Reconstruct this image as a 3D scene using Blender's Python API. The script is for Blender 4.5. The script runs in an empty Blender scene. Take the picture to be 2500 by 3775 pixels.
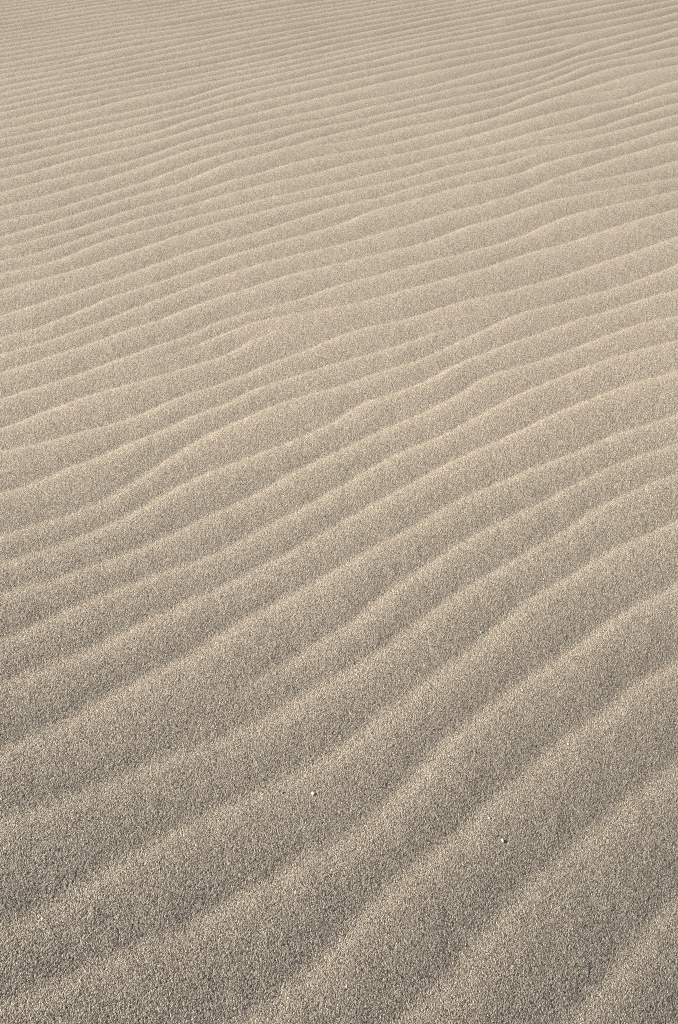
import bpy, bmesh, math, random
import numpy as np
from mathutils import Vector, Matrix

# ------------------------------------------------------------------ camera
FPX, HORIZON, CAM_H = 3670.0, -1100.0, 1.10      # focal length in photo pixels, horizon row, eye height
PITCH = math.atan((1887.5 - HORIZON) / FPX)
scene = bpy.context.scene
cam_d = bpy.data.cameras.new("camera")
cam = bpy.data.objects.new("camera", cam_d)
scene.collection.objects.link(cam)
cam.location = (0, 0, CAM_H)
cam.rotation_euler = (math.pi / 2 - PITCH, 0, 0)
cam_d.sensor_fit = 'VERTICAL'
cam_d.sensor_height = 36.0
cam_d.lens = 36.0 * FPX / 3775.0
cam_d.clip_start = 0.02
cam_d.clip_end = 5000
scene.camera = cam

# ------------------------------------------------------------------ light
SUN_EL, SUN_AZ = math.radians(29), math.radians(175)   # azimuth measured from +X towards +Y: the sun stands to the left
world = bpy.data.worlds.new("World"); scene.world = world
world.use_nodes = True
nt = world.node_tree
bg = nt.nodes["Background"]
sky = nt.nodes.new("ShaderNodeTexSky")
sky.sky_type = 'NISHITA'; sky.sun_disc = False
sky.sun_elevation = SUN_EL
sky.sun_rotation = math.pi / 2 - SUN_AZ
nt.links.new(sky.outputs[0], bg.inputs[0])
bg.inputs[1].default_value = 0.05
sun_d = bpy.data.lights.new("sun", 'SUN')
sun_d.energy = 5.0; sun_d.angle = math.radians(0.53); sun_d.color = (1.0, 0.955, 0.89)
sun = bpy.data.objects.new("sun", sun_d); scene.collection.objects.link(sun)
sdir = Vector((math.cos(SUN_EL) * math.cos(SUN_AZ), math.cos(SUN_EL) * math.sin(SUN_AZ), math.sin(SUN_EL)))
sun.rotation_euler = sdir.to_track_quat('Z', 'Y').to_euler()
sun.location = sdir * 30
scene.view_settings.view_transform = 'Standard'
scene.view_settings.look = 'None'
scene.view_settings.exposure = EXPOSURE = 0.82
scene.cycles.filter_width = 1.0
scene.cycles.max_bounces = 4
scene.cycles.use_denoising = False

# ------------------------------------------------------------------ ripple trough lines
# read off the photograph (photo pixels); '<' = the trough begins inside the picture, '>' = it dies out inside it
CRESTS = '''0,8 75,0
0,22 170,0
0,37 90,20 212,4
0,50 90,38 163,26 245,10 300,0
0,63 82,50 237,26 400,2 420,0
0,78 163,52 298,28 392,12 470,0
0,98 135,75 245,52 367,34 490,18 600,0
0,112 163,85 306,60 429,43 531,29 620,16 750,-3
0,124 160,98 330,72 500,47 620,28 800,-2
0,137 135,114 265,92 408,73 531,57 620,43 800,14 880,0
0,150 131,129 286,105 367,95 470,80 555,69 620,59 740,38 900,10 960,0
0,165 122,147 286,122 400,105 555,83 620,74 780,45 960,15 1100,-8
0,180 163,151 327,122 430,104>
0,198 140,175 300,145 480,115 620,98 783,70 873,55 1000,34 1160,8 1220,0
0,218 160,190 330,158 500,128 620,112 800,85 950,60 1100,37 1240,14 1330,0
0,241 180,205 360,178 500,148 620,131 735,113 880,88 1000,66 1240,27 1400,0
0,261 160,236 330,204 500,172 620,151 760,130 900,104 1080,70 1240,41 1400,14 1480,0
0,278 150,255 300,222 420,200>
0,300 165,272 330,238 500,205 620,178 750,151 881,122 1000,100 1120,80 1240,61 1400,32 1560,5
0,328 160,295 330,262 500,225 620,200 780,170 950,138 1100,110 1240,82 1400,52 1560,25 1700,0
0,350 160,315 343,283 500,245 620,224 800,190 1000,148 1120,124 1240,100 1400,70 1600,35 1780,0
0,376 145,344 241,320 343,307 445,285 620,245 800,210 1000,170 1120,145 1240,120 1400,90 1600,50 1800,15
0,399 107,376 268,342 445,307 620,271 800,237 1000,195 1120,168 1240,143 1400,110 1600,66 1750,36 1860,14 1960,-5
0,422 161,387 300,360 445,328 620,300 800,263 1000,220 1120,194 1240,167 1400,136 1600,92 1720,66 1860,41 2000,15 2100,-3
0,451 80,435 268,392 445,358 620,322 720,302 840,272 1000,242 1120,216 1240,192 1400,158 1600,115 1750,84 1860,63 2000,38 2200,5
0,484 134,457 225,435 348,406 482,368 611,342 700,320 840,291 1000,262 1120,236 1240,210 1400,174 1600,132 1750,102 1880,80>
0,518 107,497 295,454 439,425 600,390 696,368 840,318 991,283 1120,256 1240,229 1400,195 1560,162 1720,128 1860,100 1942,80 1999,69 2090,53 2230,24 2310,8
0,556 134,524 268,494 402,459 498,441 670,403 840,347 1007,312 1130,282 1240,255 1400,222 1600,175 1750,145 1860,122 1982,98 2105,73 2268,45 2390,20 2500,0
0,596 134,561 268,526 429,489 589,445 696,415 835,377 975,336 1060,317 1173,294 1240,282 1400,250 1600,208 1750,178 1860,155 1970,131 2064,106 2186,88 2350,57 2500,20
0,628 161,588 321,548 504,510 616,478 713,443 835,408 932,382 1055,357 1162,331 1240,312 1400,276 1600,235 1750,205 1860,184 1962,159 2088,131 2268,98 2431,67 2500,47
0,671 107,644 268,596 402,564 536,532 632,505 835,445 910,430 1044,395 1173,365 1285,339 1366,318 1510,284 1650,254 1750,234 1860,214 1962,190 2060,165 2120,150>
0,720 136,680 267,650 471,601 579,569 696,526 835,486 1007,443 1130,419 1285,387 1339,371 1451,350 1580,323 1660,299 1760,272 1860,249 2023,208 2113,180 2174,155 2300,127 2390,106 2500,78
0,767 120,743 279,696 343,679 482,634 589,596 713,553 832,521 937,497 1098,459 1216,438 1339,403 1473,374 1580,348 1664,328 1794,304 1860,288 2023,249 2146,204 2309,155 2431,127 2500,104
0,823 199,779 319,740 446,700 525,679 696,612 835,567 1001,526 1130,484 1259,457 1344,440 1521,398 1664,362 1799,336 1866,318 1966,292 2060,258 2166,223 2268,200 2333,184 2431,159 2500,137
0,883 199,823 367,767 494,724 670,679 835,608 964,575 1098,537 1205,505 1339,473 1435,446 1580,414 1664,396 1820,362 1901,338 1981,313 2062,284 2146,250 2207,233 2350,204 2500,172
<1060,560 1259,529 1366,510 1473,478 1664,443 1783,411 1874,387 1949,350 2035,323 2105,302 2199,267 2289,245 2431,224 2500,210
0,923 159,883 263,855 510,771 717,716 835,674 1007,631 1087,604 1232,572 1366,553 1489,526 1664,482 1783,451 1837,433 1917,403 2046,360 2196,318 2289,288 2391,261 2500,241
<2131,350 2196,345 2303,328 2372,312>
0,971 159,939 375,859 494,815 686,763 837,720 1007,677 1151,650 1275,615 1409,588 1553,559 1664,532 1783,497 1890,465 2003,430 2131,395 2292,368 2356,345 2410,326 2500,295
0,1015 199,971 383,895 598,839 717,803 957,743 1250,680 1419,639 1500,620 1664,578 1837,537 1960,497 2115,457 2196,427 2303,395 2410,363 2500,342
<1874,525 1981,521 2115,500 2222,473 2303,441 2410,409 2500,382
0,1078 279,1003 446,947 606,891 765,839 1020,771 1250,718 1354,696 1473,677 1664,616 1794,596 1928,564 2062,537 2196,510 2292,484 2410,451 2500,425
0,1178 128,1134 271,1086 446,1030 558,987 678,943 837,895 996,847 1250,767 1393,740 1529,696 1696,655 1824,625 1928,595 2046,560>
0,1254 120,1226 271,1166 430,1094 590,1046 717,999 861,943 1036,895 1250,839 1370,787 1545,743 1696,700 1837,672 1929,649 1992,620 2089,591 2249,553 2500,470
0,1313 159,1274 295,1222 360,1200 478,1150 686,1070 861,1007 1036,959 1250,909 1370,879 1513,839 1625,803 1768,767 1928,720 2035,676 2158,633 2228,610 2340,572 2500,526
<1960,715 2127,686 2278,660 2430,624 2500,600
0,1389 159,1333 319,1282 446,1234 590,1186 765,1114 917,1070 1084,1015 1250,979 1409,943 1593,899 1744,839 1848,815 1967,771 2087,740 2278,704 2500,664
0,1485 120,1445 295,1389 446,1333 574,1282 678,1250 797,1202 957,1150 1100,1110 1250,1058 1473,999 1680,951 1808,919 1936,879 1999,847 2127,799 2326,755 2500,712
<518,1361 717,1286 845,1226 955,1185 1100,1160 1197,1148 1338,1118 1497,1077 1700,1022 1792,999 1952,943 2111,903 2270,847 2500,779
0,1596 159,1533 335,1465 494,1421 686,1365 828,1319 917,1274 1019,1230 1108,1198>
0,1676 159,1644 335,1596 494,1549 598,1501 700,1459 828,1421 955,1364 1070,1319 1146,1293 1261,1242 1402,1204 1510,1179 1593,1153 1700,1121 1868,1084 2111,1018 2326,943 2500,883
0,1835 120,1800 239,1746 383,1692 494,1636 598,1596 717,1537 861,1485 923,1440 1019,1408 1095,1389 1223,1351 1338,1319 1465,1281 1561,1246 1700,1210 1800,1190>
0,1987 120,1955 263,1907 383,1860 494,1796 558,1750 694,1652 813,1589 996,1509 1116,1469 1248,1434 1370,1389 1523,1344 1593,1313 1696,1262 1808,1210 1928,1158 2111,1110 2310,1058 2460,1000 2500,983
0,2085 199,2023 359,1955 494,1899 606,1836 717,1776 797,1742 957,1684 1116,1620 1250,1555 1338,1491 1465,1453 1580,1408 1665,1349 1768,1313 1888,1270 2047,1214 2167,1174 2247,1150 2400,1100 2500,1078
0,2200 120,2178 263,2127 446,2063 574,2011 686,1959 797,1899 917,1851 1036,1780 1150,1720 1250,1670 1409,1596 1569,1525 1696,1461 1808,1381 1950,1349 2087,1301 2207,1254 2366,1198 2500,1174
0,2385 96,2338 199,2290 343,2226 494,2154 622,2115 757,2075 901,2011 996,1947 1116,1891 1250,1810 1354,1748 1457,1684 1649,1604 1776,1533 1928,1453 2047,1405 2207,1341 2366,1293 2500,1262
0,2540 130,2495 279,2441 446,2354 606,2274 757,2210 837,2170 957,2099 1076,2043 1250,1940 1394,1859 1529,1788 1593,1750 1760,1668 1872,1620 1968,1573 2111,1509 2247,1453 2400,1400 2500,1381
0,2790 102,2752 263,2679 383,2599 542,2520 678,2452 837,2338 996,2258 1116,2194 1250,2110 1410,2011 1545,1947 1665,1867 1808,1804 1968,1740 2050,1700 2127,1676 2286,1604 2500,1541
<640,2610 785,2596 918,2545 1071,2453 1224,2361 1326,2300 1393,2234 1457,2178 1593,2083 1760,1979 1888,1915 2047,1843 2167,1764 2310,1700 2500,1640
0,3040 204,2984 357,2933 531,2851 714,2780 888,2718 1020,2647 1173,2545 1326,2463 1369,2433 1457,2377 1569,2290 1728,2178 1888,2083 2047,1995 2207,1875 2366,1804 2500,1748
0,3463 122,3402 286,3310 459,3198 612,3110 816,3010 939,2953 1122,2851 1276,2769 1369,2690 1489,2599 1593,2528 1700,2450 1848,2322 1968,2218 2087,2154 2247,2051 2366,1995 2500,1931
0,3730 255,3625 510,3525 714,3443 867,3351 1020,3259 1173,3167 1308,3106 1431,2990 1553,2870 1616,2783 1728,2679 1872,2583 1968,2496 2087,2440 2210,2340 2350,2250 2500,2178
900,3800 1050,3690 1200,3554 1395,3341 1535,3220 1674,3110 1790,3018 1910,2905 2104,2739 2247,2640 2366,2535 2500,2464
1500,3800 1543,3749 1635,3657 1767,3514 1941,3320 2043,3218 2227,3065 2380,2933 2500,2835
2100,3820 2150,3760 2278,3610 2400,3450 2500,3330'''

def macro(X, Y):
    """ground tilt added to darken the nearest and farthest sand, falling to the right"""
    q = np.clip((1.9 - Y) / 1.6, 0, 1.25)
    s = TILT * q * q * (3 - 2 * np.minimum(q, 1)) 
    xc = np.clip(X, -1.6, 1.6)
    f = np.clip((Y - 3.0) / 3.0, 0, 1)  # far sand is turned from the sun too, to darken it
    return -s * (xc + 0.25 * xc * np.abs(xc)) - 0.02 * q * q - 0.06 * f * f * (3 - 2 * f) * np.clip(X + 2.2, 0, 5.5)
TILT = 0.25

def ground_point(px, py):
    a = (np.asarray(px, float) - 1250) / FPX; b = (1887.5 - np.asarray(py, float)) / FPX
    dy = math.cos(PITCH) + b * math.sin(PITCH); dz = -math.sin(PITCH) + b * math.cos(PITCH)
    t = CAM_H / -dz
    for _ in range(12):                       # meet the ground tilt added to darken the sand, not a flat plane
        t = (CAM_H - macro(a * t, dy * t)) / -dz
    return a * t, dy * t

STRIKE = math.radians(32)
CS, SN = math.cos(STRIKE), math.sin(STRIKE)
rng = np.random.default_rng(7)

def smooth1(a, n):
    k = np.hanning(2 * n + 1); k /= k.sum()
    return np.convolve(np.pad(a, n, mode='edge'), k, mode='valid')

def noise1(n, corr, amp):
    a = rng.standard_normal(n + 8 * corr)
    a = smooth1(a, corr)[4 * corr:4 * corr + n]
    return a / (a.std() + 1e-9) * amp

U0, U1, DU = -3.6, 8.4, 0.008
V0, V1, DV = -4.2, 8.4, 0.002
us = np.arange(U0, U1, DU); vs = np.arange(V0, V1, DV)
NU, NV = len(us), len(vs)
rows, wts, fixed = [], [], []
for ln in CRESTS.strip().splitlines():
    st, en = ln.startswith('<'), ln.endswith('>')
    p = np.array([[float(c) for c in q.split(',')] for q in ln.strip('<>').split()])
    X, Y = ground_point(p[:, 0], p[:, 1])
    u = X * CS + Y * SN; v = -X * SN + Y * CS
    o = np.argsort(u); u, v = u[o], v[o]
    uu = np.arange(u[0], u[-1] + DU, DU)
    vv = np.interp(uu, u, v)
    n = max(2, int((0.05 if Y.mean() > 1.6 else 0.08) / DU))
    if len(vv) > 2 * n: vv = smooth1(vv, n)
    row = np.interp(us, uu, vv)
    ne = min(len(vv) - 1, int(0.22 / DU))
    sl = float(np.clip((vv[ne] - vv[0]) / (ne * DU), -0.3, 0.3)); sr = float(np.clip((vv[-1] - vv[-1 - ne]) / (ne * DU), -0.3, 0.3))
    dl = np.maximum(u[0] - us, 0); dr = np.maximum(us - u[-1], 0); LL = 0.30
    row = row - sl * LL * (1 - np.exp(-dl / LL)) + sr * LL * (1 - np.exp(-dr / LL))
    row = row + noise1(NU, 5, 0.0005) + noise1(NU, 12, 0.0007)
    w = np.ones(NU)
    if st: w = np.minimum(w, np.clip((us - u[0]) / 0.22, 0, 1))
    if en: w = np.minimum(w, np.clip((u[-1] - us) / 0.22, 0, 1))
    w = w * w * (3 - 2 * w)
    rows.append(row); wts.append(w); fixed.append((us >= u[0]) & (us <= u[-1]))
# more ripples beyond the traced ones, far and near
LF, LN = 0.050, 0.092
for k in range(70):
    rows.insert(0, np.full(NU, -99.0)); wts.insert(0, np.ones(NU)); fixed.insert(0, np.zeros(NU, bool))
for k in range(45):
    rows.append(np.full(NU, 99.0)); wts.append(np.ones(NU)); fixed.append(np.zeros(NU, bool))
V = np.array(rows); W = np.array(wts); FX = np.array(fixed)
NL = len(V)
starts = [us[np.argmax(FX[i])] if FX[i].any() else 99 for i in range(NL)]
ends = [us[NU - 1 - np.argmax(FX[i][::-1])] if FX[i].any() else -99 for i in range(NL)]
FIRST, LAST = int(np.argmin(starts)), int(np.argmax(ends))
gapf = LF * (1 + 0.16 * rng.standard_normal(NL)).clip(0.6, 1.5)
gapn = LN * (1 + 0.16 * rng.standard_normal(NL)).clip(0.6, 1.5)
gn = np.array([noise1(NU, 60, 0.12) for _ in range(NL)])
for j in range(NU):
    f = np.nonzero(FX[:, j] & (W[:, j] > 0.99))[0]
    if len(f) == 0:
        f = np.array([FIRST if us[j] < 0.5 else LAST])
    a, b = f[0], f[-1]
    prev = V[a, j]
    for i in range(a - 1, -1, -1):
        if W[i, j] < 0.01: continue
        g = gapf[i] * (1 + gn[i, j])
        V[i, j] = max(V[i, j], prev + 0.6 * g) if V[i, j] > -90 else prev + g
        prev = V[i, j]
    prev = V[b, j]
    for i in range(b + 1, NL):
        if W[i, j] < 0.01: continue
        g = gapn[i] * (1 + gn[i, j])
        V[i, j] = min(V[i, j], prev - 0.6 * g) if V[i, j] < 90 else prev - g
        prev = V[i, j]
# even out the spacing of the narrow far ripples
for it in range(5):
    V2 = V.copy()
    for j in range(NU):
        f = np.nonzero((W[:, j] > 0.99))[0]
        v = V[f, j]
        lap = np.zeros(len(v)); lap[1:-1] = 0.5 * (v[:-2] + v[2:]) - v[1:-1]
        lam_ = np.full(len(v), 0.1); lam_[1:-1] = 0.5 * (v[:-2] - v[2:])
        V2[f, j] = v + lap * np.clip((0.082 - lam_) / 0.03, 0, 1) * 0.4
    V = V + np.array([smooth1(d, 14) for d in V2 - V])
# outside the traced stretch the lines glide on smoothly
for i in range(NL):
    s = smooth1(V[i], 22)
    m = smooth1(FX[i].astype(float), 14)
    V[i] = V[i] * m + s * (1 - m)

def hump(v, b, amp, pw):
    """b: trough positions, increasing. Height between neighbouring troughs; the far side is the short bright one."""
    k = np.clip(np.searchsorted(b, v) - 1, 0, len(b) - 2)
    lam = b[k + 1] - b[k]
    ph = np.clip((b[k + 1] - v) / np.maximum(lam, 1e-4), 0, 1)       # 0 = far trough, 1 = near trough
    ph = ph ** pw
    return 4 * ph * (1 - ph) * np.minimum(lam, 0.11) * amp[k]

SLOPE = 0.067
H = np.zeros((NU, NV), np.float32)      # crisp narrow far ripples
Hf = np.zeros((NU, NV), np.float32)     # low, nearly even-sided ripples far out
Hs = np.zeros((NU, NV), np.float32)     # broader, rounder near ripples
ampn = np.array([1 + noise1(NU, 25, 0.06) for _ in range(NL)])
ampl = (1 + 0.04 * rng.standard_normal(NL))[:, None]
A = (ampn * ampl).clip(0.5, 1.4) * SLOPE
SHIFT = 0.07
for j in range(NU):
    act = W[:, j] > 0.01
    v = V[act, j]; w = W[act, j]; a = A[act, j]
    o = np.argsort(v); v, w, a = v[o], w[o], a[o]
    v = v + SHIFT * np.gradient(v).clip(0.01, 0.12)
    part = (w < 0.99).any()
    if part:
        full = w >= 0.99
        vf, af = v[full], a[full]
        kf = np.clip(np.searchsorted(vf, vs) - 1, 0, len(vf) - 2)
        wi = np.ones(len(vf))
        kp = np.clip(np.searchsorted(vf, v[~full]) - 1, 0, len(vf) - 2)
        for q, ww in zip(kp, w[~full]): wi[q] = min(wi[q], ww)
        wv = wi[kf]
    for dst, pw in ((H, 0.58), (Hs, 0.68), (Hf, 0.80)):
        h = hump(vs, v, a, pw)
        if part: h = h * wv + hump(vs, vf, af, pw) * (1 - wv)
        dst[j] = h
# round the troughs off a little, and soften along the strike
def blur(a, n, axis):
    k = np.hanning(2 * n + 3)[1:-1]; k /= k.sum()
    out = np.zeros_like(a)
    for q, c in enumerate(k):
        out += c * np.roll(a, q - n, axis=axis)
    return out
H = blur(H, 1, 1)
H = blur(H, 2, 0)
Hf = blur(blur(Hf, 1, 1), 2, 0)
Hs = blur(blur(Hs, 8, 1), 2, 0)          # softer version for the wide near ripples

def fbm2(X, Y, scale, seed, octaves=3):
    r = np.random.default_rng(seed); out = np.zeros(X.shape)
    for o in range(octaves):
        g = r.standard_normal((256, 256)); s = scale / 2 ** o
        x = X / s + 100.3; y = Y / s + 77.7
        xi = np.floor(x).astype(int); yi = np.floor(y).astype(int)
        fx = x - xi; fy = y - yi; fx = fx * fx * (3 - 2 * fx); fy = fy * fy * (3 - 2 * fy)
        g00 = g[xi % 256, yi % 256]; g10 = g[(xi + 1) % 256, yi % 256]
        g01 = g[xi % 256, (yi + 1) % 256]; g11 = g[(xi + 1) % 256, (yi + 1) % 256]
        out += ((g00 * (1 - fx) + g10 * fx) * (1 - fy) + (g01 * (1 - fx) + g11 * fx) * fy) / 2 ** o
    return out

def height(X, Y):
    u = X * CS + Y * SN; v = -X * SN + Y * CS
    fu = np.clip((u - U0) / DU, 0, NU - 1.001); fv = np.clip((v - V0) / DV, 0, NV - 1.001)
    iu = fu.astype(int); iv = fv.astype(int); fu = fu - iu; fv = fv - iv
    def samp(R):
        return (R[iu, iv] * (1 - fu) * (1 - fv) + R[iu + 1, iv] * fu * (1 - fv)
                + R[iu, iv + 1] * (1 - fu) * fv + R[iu + 1, iv + 1] * fu * fv)
    near = np.clip((2.0 - Y) / 1.1, 0, 1)
    far = np.clip((Y - 1.8) / 1.8, 0, 1)
    h = samp(H) * (1 - near) * (1 - far) + samp(Hs) * near + samp(Hf) * far * (1 - near)
    h = h * (0.57 + 0.48 * np.clip((Y - 0.5) / 1.1, 0, 1) - 0.08 * np.clip((Y - 2.2) / 2.0, 0, 1))
    # ripples fade where the traced field ends
    e = np.minimum.reduce([(u - U0) / 0.6, (U1 - u) / 0.6, (v - V0 - 0.3) / 0.6, (V1 - v) / 0.6])
    h = h * np.clip(e, 0, 1)
    r = np.hypot(X, Y)
    h = h + fbm2(X, Y, 0.030, 3, 3) * 0.00022 * np.clip(1.6 - r / 5, 0, 1)
    h = h + fbm2(X, Y, 0.9, 5, 2) * 0.0020 + macro(X, Y)
    h = h + fbm2(X, Y, 18.0, 9, 3) * 0.5 * np.clip((r - 9) / 40, 0, 1)
    return h

# ------------------------------------------------------------------ sand sheet
ang = np.radians(np.linspace(84, 24, 1200))
Yr = CAM_H / np.tan(ang)
Yr = np.concatenate([Yr, np.arange(Yr[-1] + 0.005, 6.6, 0.0052)])
Yr = np.concatenate([[-30, -12, -5, -2.5, -1.2], np.arange(-0.7, Yr[0] - 0.004, 0.006), Yr, Yr[-1] * np.exp(np.linspace(0.006, 4.6, 240))])
inner = np.linspace(-1, 1, 900)
extra = 1.0 + np.cumsum(np.linspace(0.0024, 0.022, 150))
wide = extra[-1] * np.exp(np.linspace(0.05, 4.5, 34))
tcol = np.concatenate([-wide[::-1], -extra[::-1], inner, extra, wide])
half = np.maximum(0.777 * Yr + 0.70, 0.70) * 0.40
XX = half[:, None] * tcol[None, :]
YY = np.repeat(Yr[:, None], len(tcol), axis=1)
ZZ = height(XX, YY)
# single grains: random relief of the surface itself where the sheet is fine enough to carry it
g = rng.standard_normal(ZZ.shape)
sp = np.abs(np.gradient(Yr))[:, None]
amp = 0.00020 * np.clip(0.004 / np.maximum(sp, 1e-5), 0.15, 1) * np.where(np.abs(tcol) <= 1.001, 1, 0.6)[None, :]
ZZ = ZZ + g * amp
nr, nc = ZZ.shape
co = np.stack([XX, YY, ZZ], -1).reshape(-1, 3).astype(np.float32)
idx = np.arange(nr * nc, dtype=np.int32).reshape(nr, nc)
quads = np.stack([idx[:-1, :-1], idx[:-1, 1:], idx[1:, 1:], idx[1:, :-1]], -1).reshape(-1, 4)
me = bpy.data.meshes.new("sand")
me.vertices.add(len(co)); me.vertices.foreach_set("co", co.ravel())
me.loops.add(quads.size); me.loops.foreach_set("vertex_index", quads.ravel())
me.polygons.add(len(quads)); me.polygons.foreach_set("loop_start", np.arange(0, quads.size, 4, dtype=np.int32))
me.update(calc_edges=True)
me.shade_smooth()
ground = bpy.data.objects.new("sand", me)
scene.collection.objects.link(ground)
ground["kind"] = "structure"

# ------------------------------------------------------------------ sand material
def sand_material():
    m = bpy.data.materials.new("rippled sand"); m.use_nodes = True
    n = m.node_tree.nodes; l = m.node_tree.links
    b = n["Principled BSDF"]
    tc = n.new("ShaderNodeTexCoord")
    def vor(scale, feat='F1', rnd=1.0):
        q = n.new("ShaderNodeTexVoronoi"); q.feature = feat
        q.inputs["Scale"].default_value = scale; q.inputs["Randomness"].default_value = rnd
        l.new(tc.outputs["Object"], q.inputs["Vector"]); return q
    def noise(scale, det=2.0, rough=0.5):
        q = n.new("ShaderNodeTexNoise"); q.inputs["Scale"].default_value = scale
        q.inputs["Detail"].default_value = det; q.inputs["Roughness"].default_value = rough
        l.new(tc.outputs["Object"], q.inputs["Vector"]); return q
    v1 = vor(840.0)                       # grains, about 1.4 mm
    sep = n.new("ShaderNodeSeparateColor"); l.new(v1.outputs["Color"], sep.inputs[0])
    ramp = n.new("ShaderNodeValToRGB"); cr = ramp.color_ramp
    cr.interpolation = 'LINEAR'
    stops = [(0.0, (0.13, 0.10, 0.075)), (0.18, (0.22, 0.172, 0.122)), (0.40, (0.385, 0.310, 0.226)),
             (0.68, (0.472, 0.394, 0.298)), (0.88, (0.56, 0.48, 0.36)), (1.0, (0.70, 0.62, 0.48))]
    cr.elements[0].position = stops[0][0]; cr.elements[0].color = stops[0][1] + (1,)
    cr.elements[1].position = stops[-1][0]; cr.elements[1].color = stops[-1][1] + (1,)
    for p, c in stops[1:-1]:
        e = cr.elements.new(p); e.color = c + (1,)
    l.new(sep.outputs[0], ramp.inputs[0])
    # broad, faint drifts of tone
    nz = noise(1.7, 3.0, 0.55)
    mr = n.new("ShaderNodeMapRange"); mr.inputs[1].default_value = 0.3; mr.inputs[2].default_value = 0.7
    mr.inputs[3].default_value = 0.98; mr.inputs[4].default_value = 1.05
    l.new(nz.outputs[0], mr.inputs[0])
    mul = n.new("ShaderNodeVectorMath"); mul.operation = 'SCALE'
    l.new(ramp.outputs[0], mul.inputs[0]); l.new(mr.outputs[0], mul.inputs["Scale"])
    l.new(mul.outputs[0], b.inputs["Base Color"])
    b.inputs["Roughness"].default_value = 0.85
    b.inputs["Specular IOR Level"].default_value = 0.25
    # grain relief
    hv = n.new("ShaderNodeMath"); hv.operation = 'MULTIPLY'; hv.inputs[1].default_value = -1.0
    l.new(v1.outputs["Distance"], hv.inputs[0])
    bmp = n.new("ShaderNodeBump"); bmp.inputs["Strength"].default_value = 1.0
    bmp.inputs["Distance"].default_value = 0.0008
    l.new(hv.outputs[0], bmp.inputs["Height"])
    n2 = noise(560.0, 2.0, 0.6)
    bmp2 = n.new("ShaderNodeBump"); bmp2.inputs["Strength"].default_value = 1.0
    bmp2.inputs["Distance"].default_value = 0.0014
    l.new(n2.outputs[0], bmp2.inputs["Height"]); l.new(bmp.outputs[0], bmp2.inputs["Normal"])
    l.new(bmp2.outputs[0], b.inputs["Normal"])
    return m
me.materials.append(sand_material())

# ------------------------------------------------------------------ pebbles
def pebble_material(name, col, rough=0.45):
    m = bpy.data.materials.new(name); m.use_nodes = True
    n = m.node_tree.nodes; l = m.node_tree.links; b = n["Principled BSDF"]
    tc = n.new("ShaderNodeTexCoord")
    nz = n.new("ShaderNodeTexNoise"); nz.inputs["Scale"].default_value = 600; nz.inputs["Detail"].default_value = 4
    l.new(tc.outputs["Object"], nz.inputs["Vector"])
    rp = n.new("ShaderNodeValToRGB")
    rp.color_ramp.elements[0].position = 0.35; rp.color_ramp.elements[0].color = tuple(c * 0.82 for c in col) + (1,)
    rp.color_ramp.elements[1].position = 0.65; rp.color_ramp.elements[1].color = col + (1,)
    l.new(nz.outputs[0], rp.inputs[0]); l.new(rp.outputs[0], b.inputs["Base Color"])
    b.inputs["Roughness"].default_value = rough
    return m
WHITE = pebble_material("white quartz", (0.88, 0.85, 0.79))
CREAM = pebble_material("cream shell", (0.72, 0.66, 0.54))
GREY = pebble_material("pale grey stone", (0.66, 0.66, 0.68))

def pebble(px, py, wpx, hpx, mat, label, group=None, seed=1, point=0.0, name="pebble", cat="pebble"):
    """wpx, hpx: size in photo pixels; laid on the sand where it lies"""
    x, y = ground_point(px, py); x, y = float(x), float(y)
    z = float(height(np.array([x]), np.array([y]))[0])
    depth = y * math.cos(PITCH) + CAM_H * math.sin(PITCH)
    mm = depth / FPX
    a, c = wpx * mm / 2 * 1.0, hpx * mm / 2 * 1.0
    bm = bmesh.new()
    bmesh.ops.create_icosphere(bm, subdivisions=3, radius=1.0)
    r = random.Random(seed)
    ks = [(Vector((r.uniform(-1, 1), r.uniform(-1, 1), r.uniform(-1, 1))).normalized(), r.uniform(0.03, 0.09)) for _ in range(7)]
    for v in bm.verts:
        d = v.co.normalized(); s = 1.0
        for k, am in ks: s += am * math.cos(3.1 * d.dot(k) + am * 40)
        p = d * s
        if point: p.x *= 1 - point * max(0, p.y)
        v.co = Vector((p.x * a, p.y * c, p.z * min(a, c) * 0.55))
    me_ = bpy.data.meshes.new(name); bm.to_mesh(me_); bm.free(); me_.shade_smooth()
    me_.materials.append(mat)
    o = bpy.data.objects.new(name, me_); scene.collection.objects.link(o)
    o.location = (x, y, z + min(a, c) * 0.18)
    o.rotation_euler = (r.uniform(-.2, .2), r.uniform(-.2, .2), r.uniform(-.3, .3))
    o["label"] = label; o["category"] = cat
    if group: o["group"] = group
    return o
G = "pale pebbles scattered on the sand"
pebble(1155, 2934, 15, 12, WHITE, "largest pebble, a round white one lying alone on the sand near the bottom centre", G, 3)
pebble(1852, 3104, 10, 15, WHITE, "small pointed white pebble standing on end in the shaded sand at lower right", G, 5, point=0.45)
pebble(1773, 2334, 8, 7, GREY, "tiny bluish grey pebble with a dark shadow beside it, right of centre", G, 8)
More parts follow.
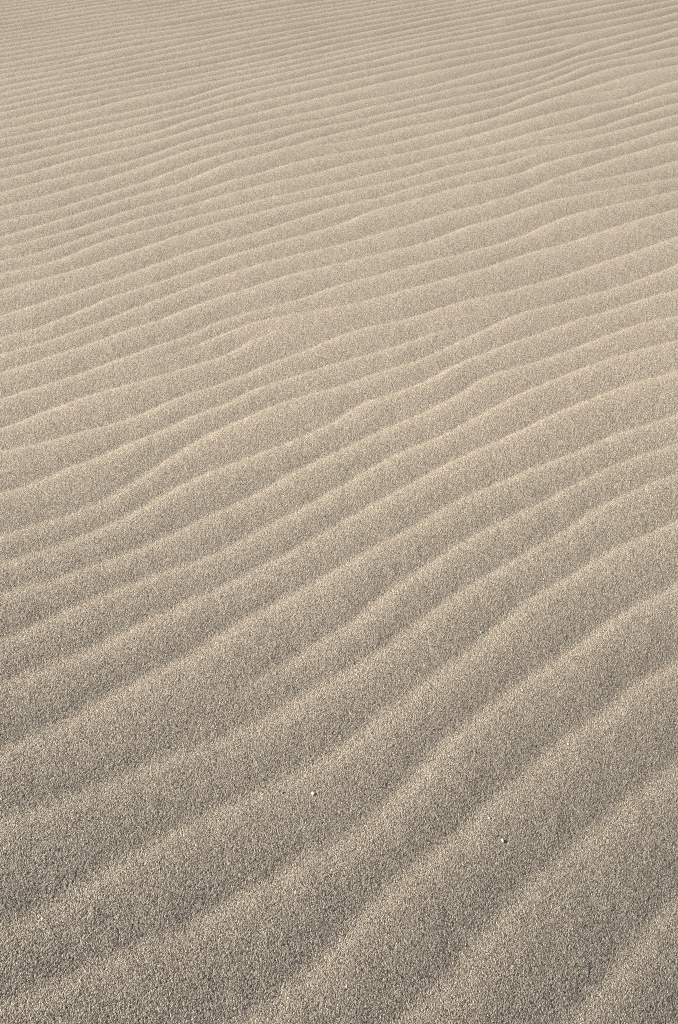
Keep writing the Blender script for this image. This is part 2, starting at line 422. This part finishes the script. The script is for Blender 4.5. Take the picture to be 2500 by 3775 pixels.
pebble(1925, 2552, 10, 8, CREAM, "cream coloured speck of stone on a bright ripple edge above the pointed white pebble", G, 11)
pebble(1803, 3020, 9, 8, CREAM, "cream coloured speck of stone just up and left of the pointed white pebble", G, 12)
pebble(92, 2362, 10, 7, CREAM, "flat cream coloured speck of stone by the left edge, below the middle", G, 13)
pebble(1278, 3642, 7, 10, WHITE, "narrow white speck of stone nearest the bottom edge, centre", G, 15, point=0.3)
pebble(2094, 2747, 8, 8, CREAM, "cream speck of stone on a ripple between the pointed white pebble and the right edge", G, 17)

# a curled sliver of shell beside the round white pebble
def shell(px, py, wpx, mat):
    x, y = ground_point(px, py); x, y = float(x), float(y)
    z = float(height(np.array([x]), np.array([y]))[0])
    mm = (y * math.cos(PITCH) + CAM_H * math.sin(PITCH)) / FPX
    R_ = wpx * mm / 2
    bm = bmesh.new(); rings = []
    n, k = 18, 8
    for i in range(n + 1):
        t = i / n; a = math.radians(60 + 190 * t); th = R_ * 0.30 * math.sin(math.pi * (0.08 + 0.84 * t))
        c = Vector((math.cos(a) * R_, math.sin(a) * R_ * 1.35, 0)); d = Vector((math.cos(a), math.sin(a), 0))
        rings.append([bm.verts.new(c + d * math.cos(b) * th * 0.6 + Vector((0, 0, math.sin(b) * th * 1.3)))
                      for b in [2 * math.pi * j / k for j in range(k)]])
    for i in range(n):
        for j in range(k):
            bm.faces.new((rings[i][j], rings[i][(j + 1) % k], rings[i + 1][(j + 1) % k], rings[i + 1][j]))
    bm.faces.new(rings[0][::-1]); bm.faces.new(rings[-1])
    bmesh.ops.recalc_face_normals(bm, faces=bm.faces)
    me_ = bpy.data.meshes.new("shell_fragment"); bm.to_mesh(me_); bm.free(); me_.shade_smooth(); me_.materials.append(mat)
    o = bpy.data.objects.new("shell_fragment", me_); scene.collection.objects.link(o)
    o.location = (x, y, z + R_ * 0.15); o.rotation_euler = (0.1, 0.15, -0.35)
    o["label"] = "curled cream sliver of shell on the sand just left of the round white pebble"; o["category"] = "shell"
shell(1046, 2931, 11, CREAM)
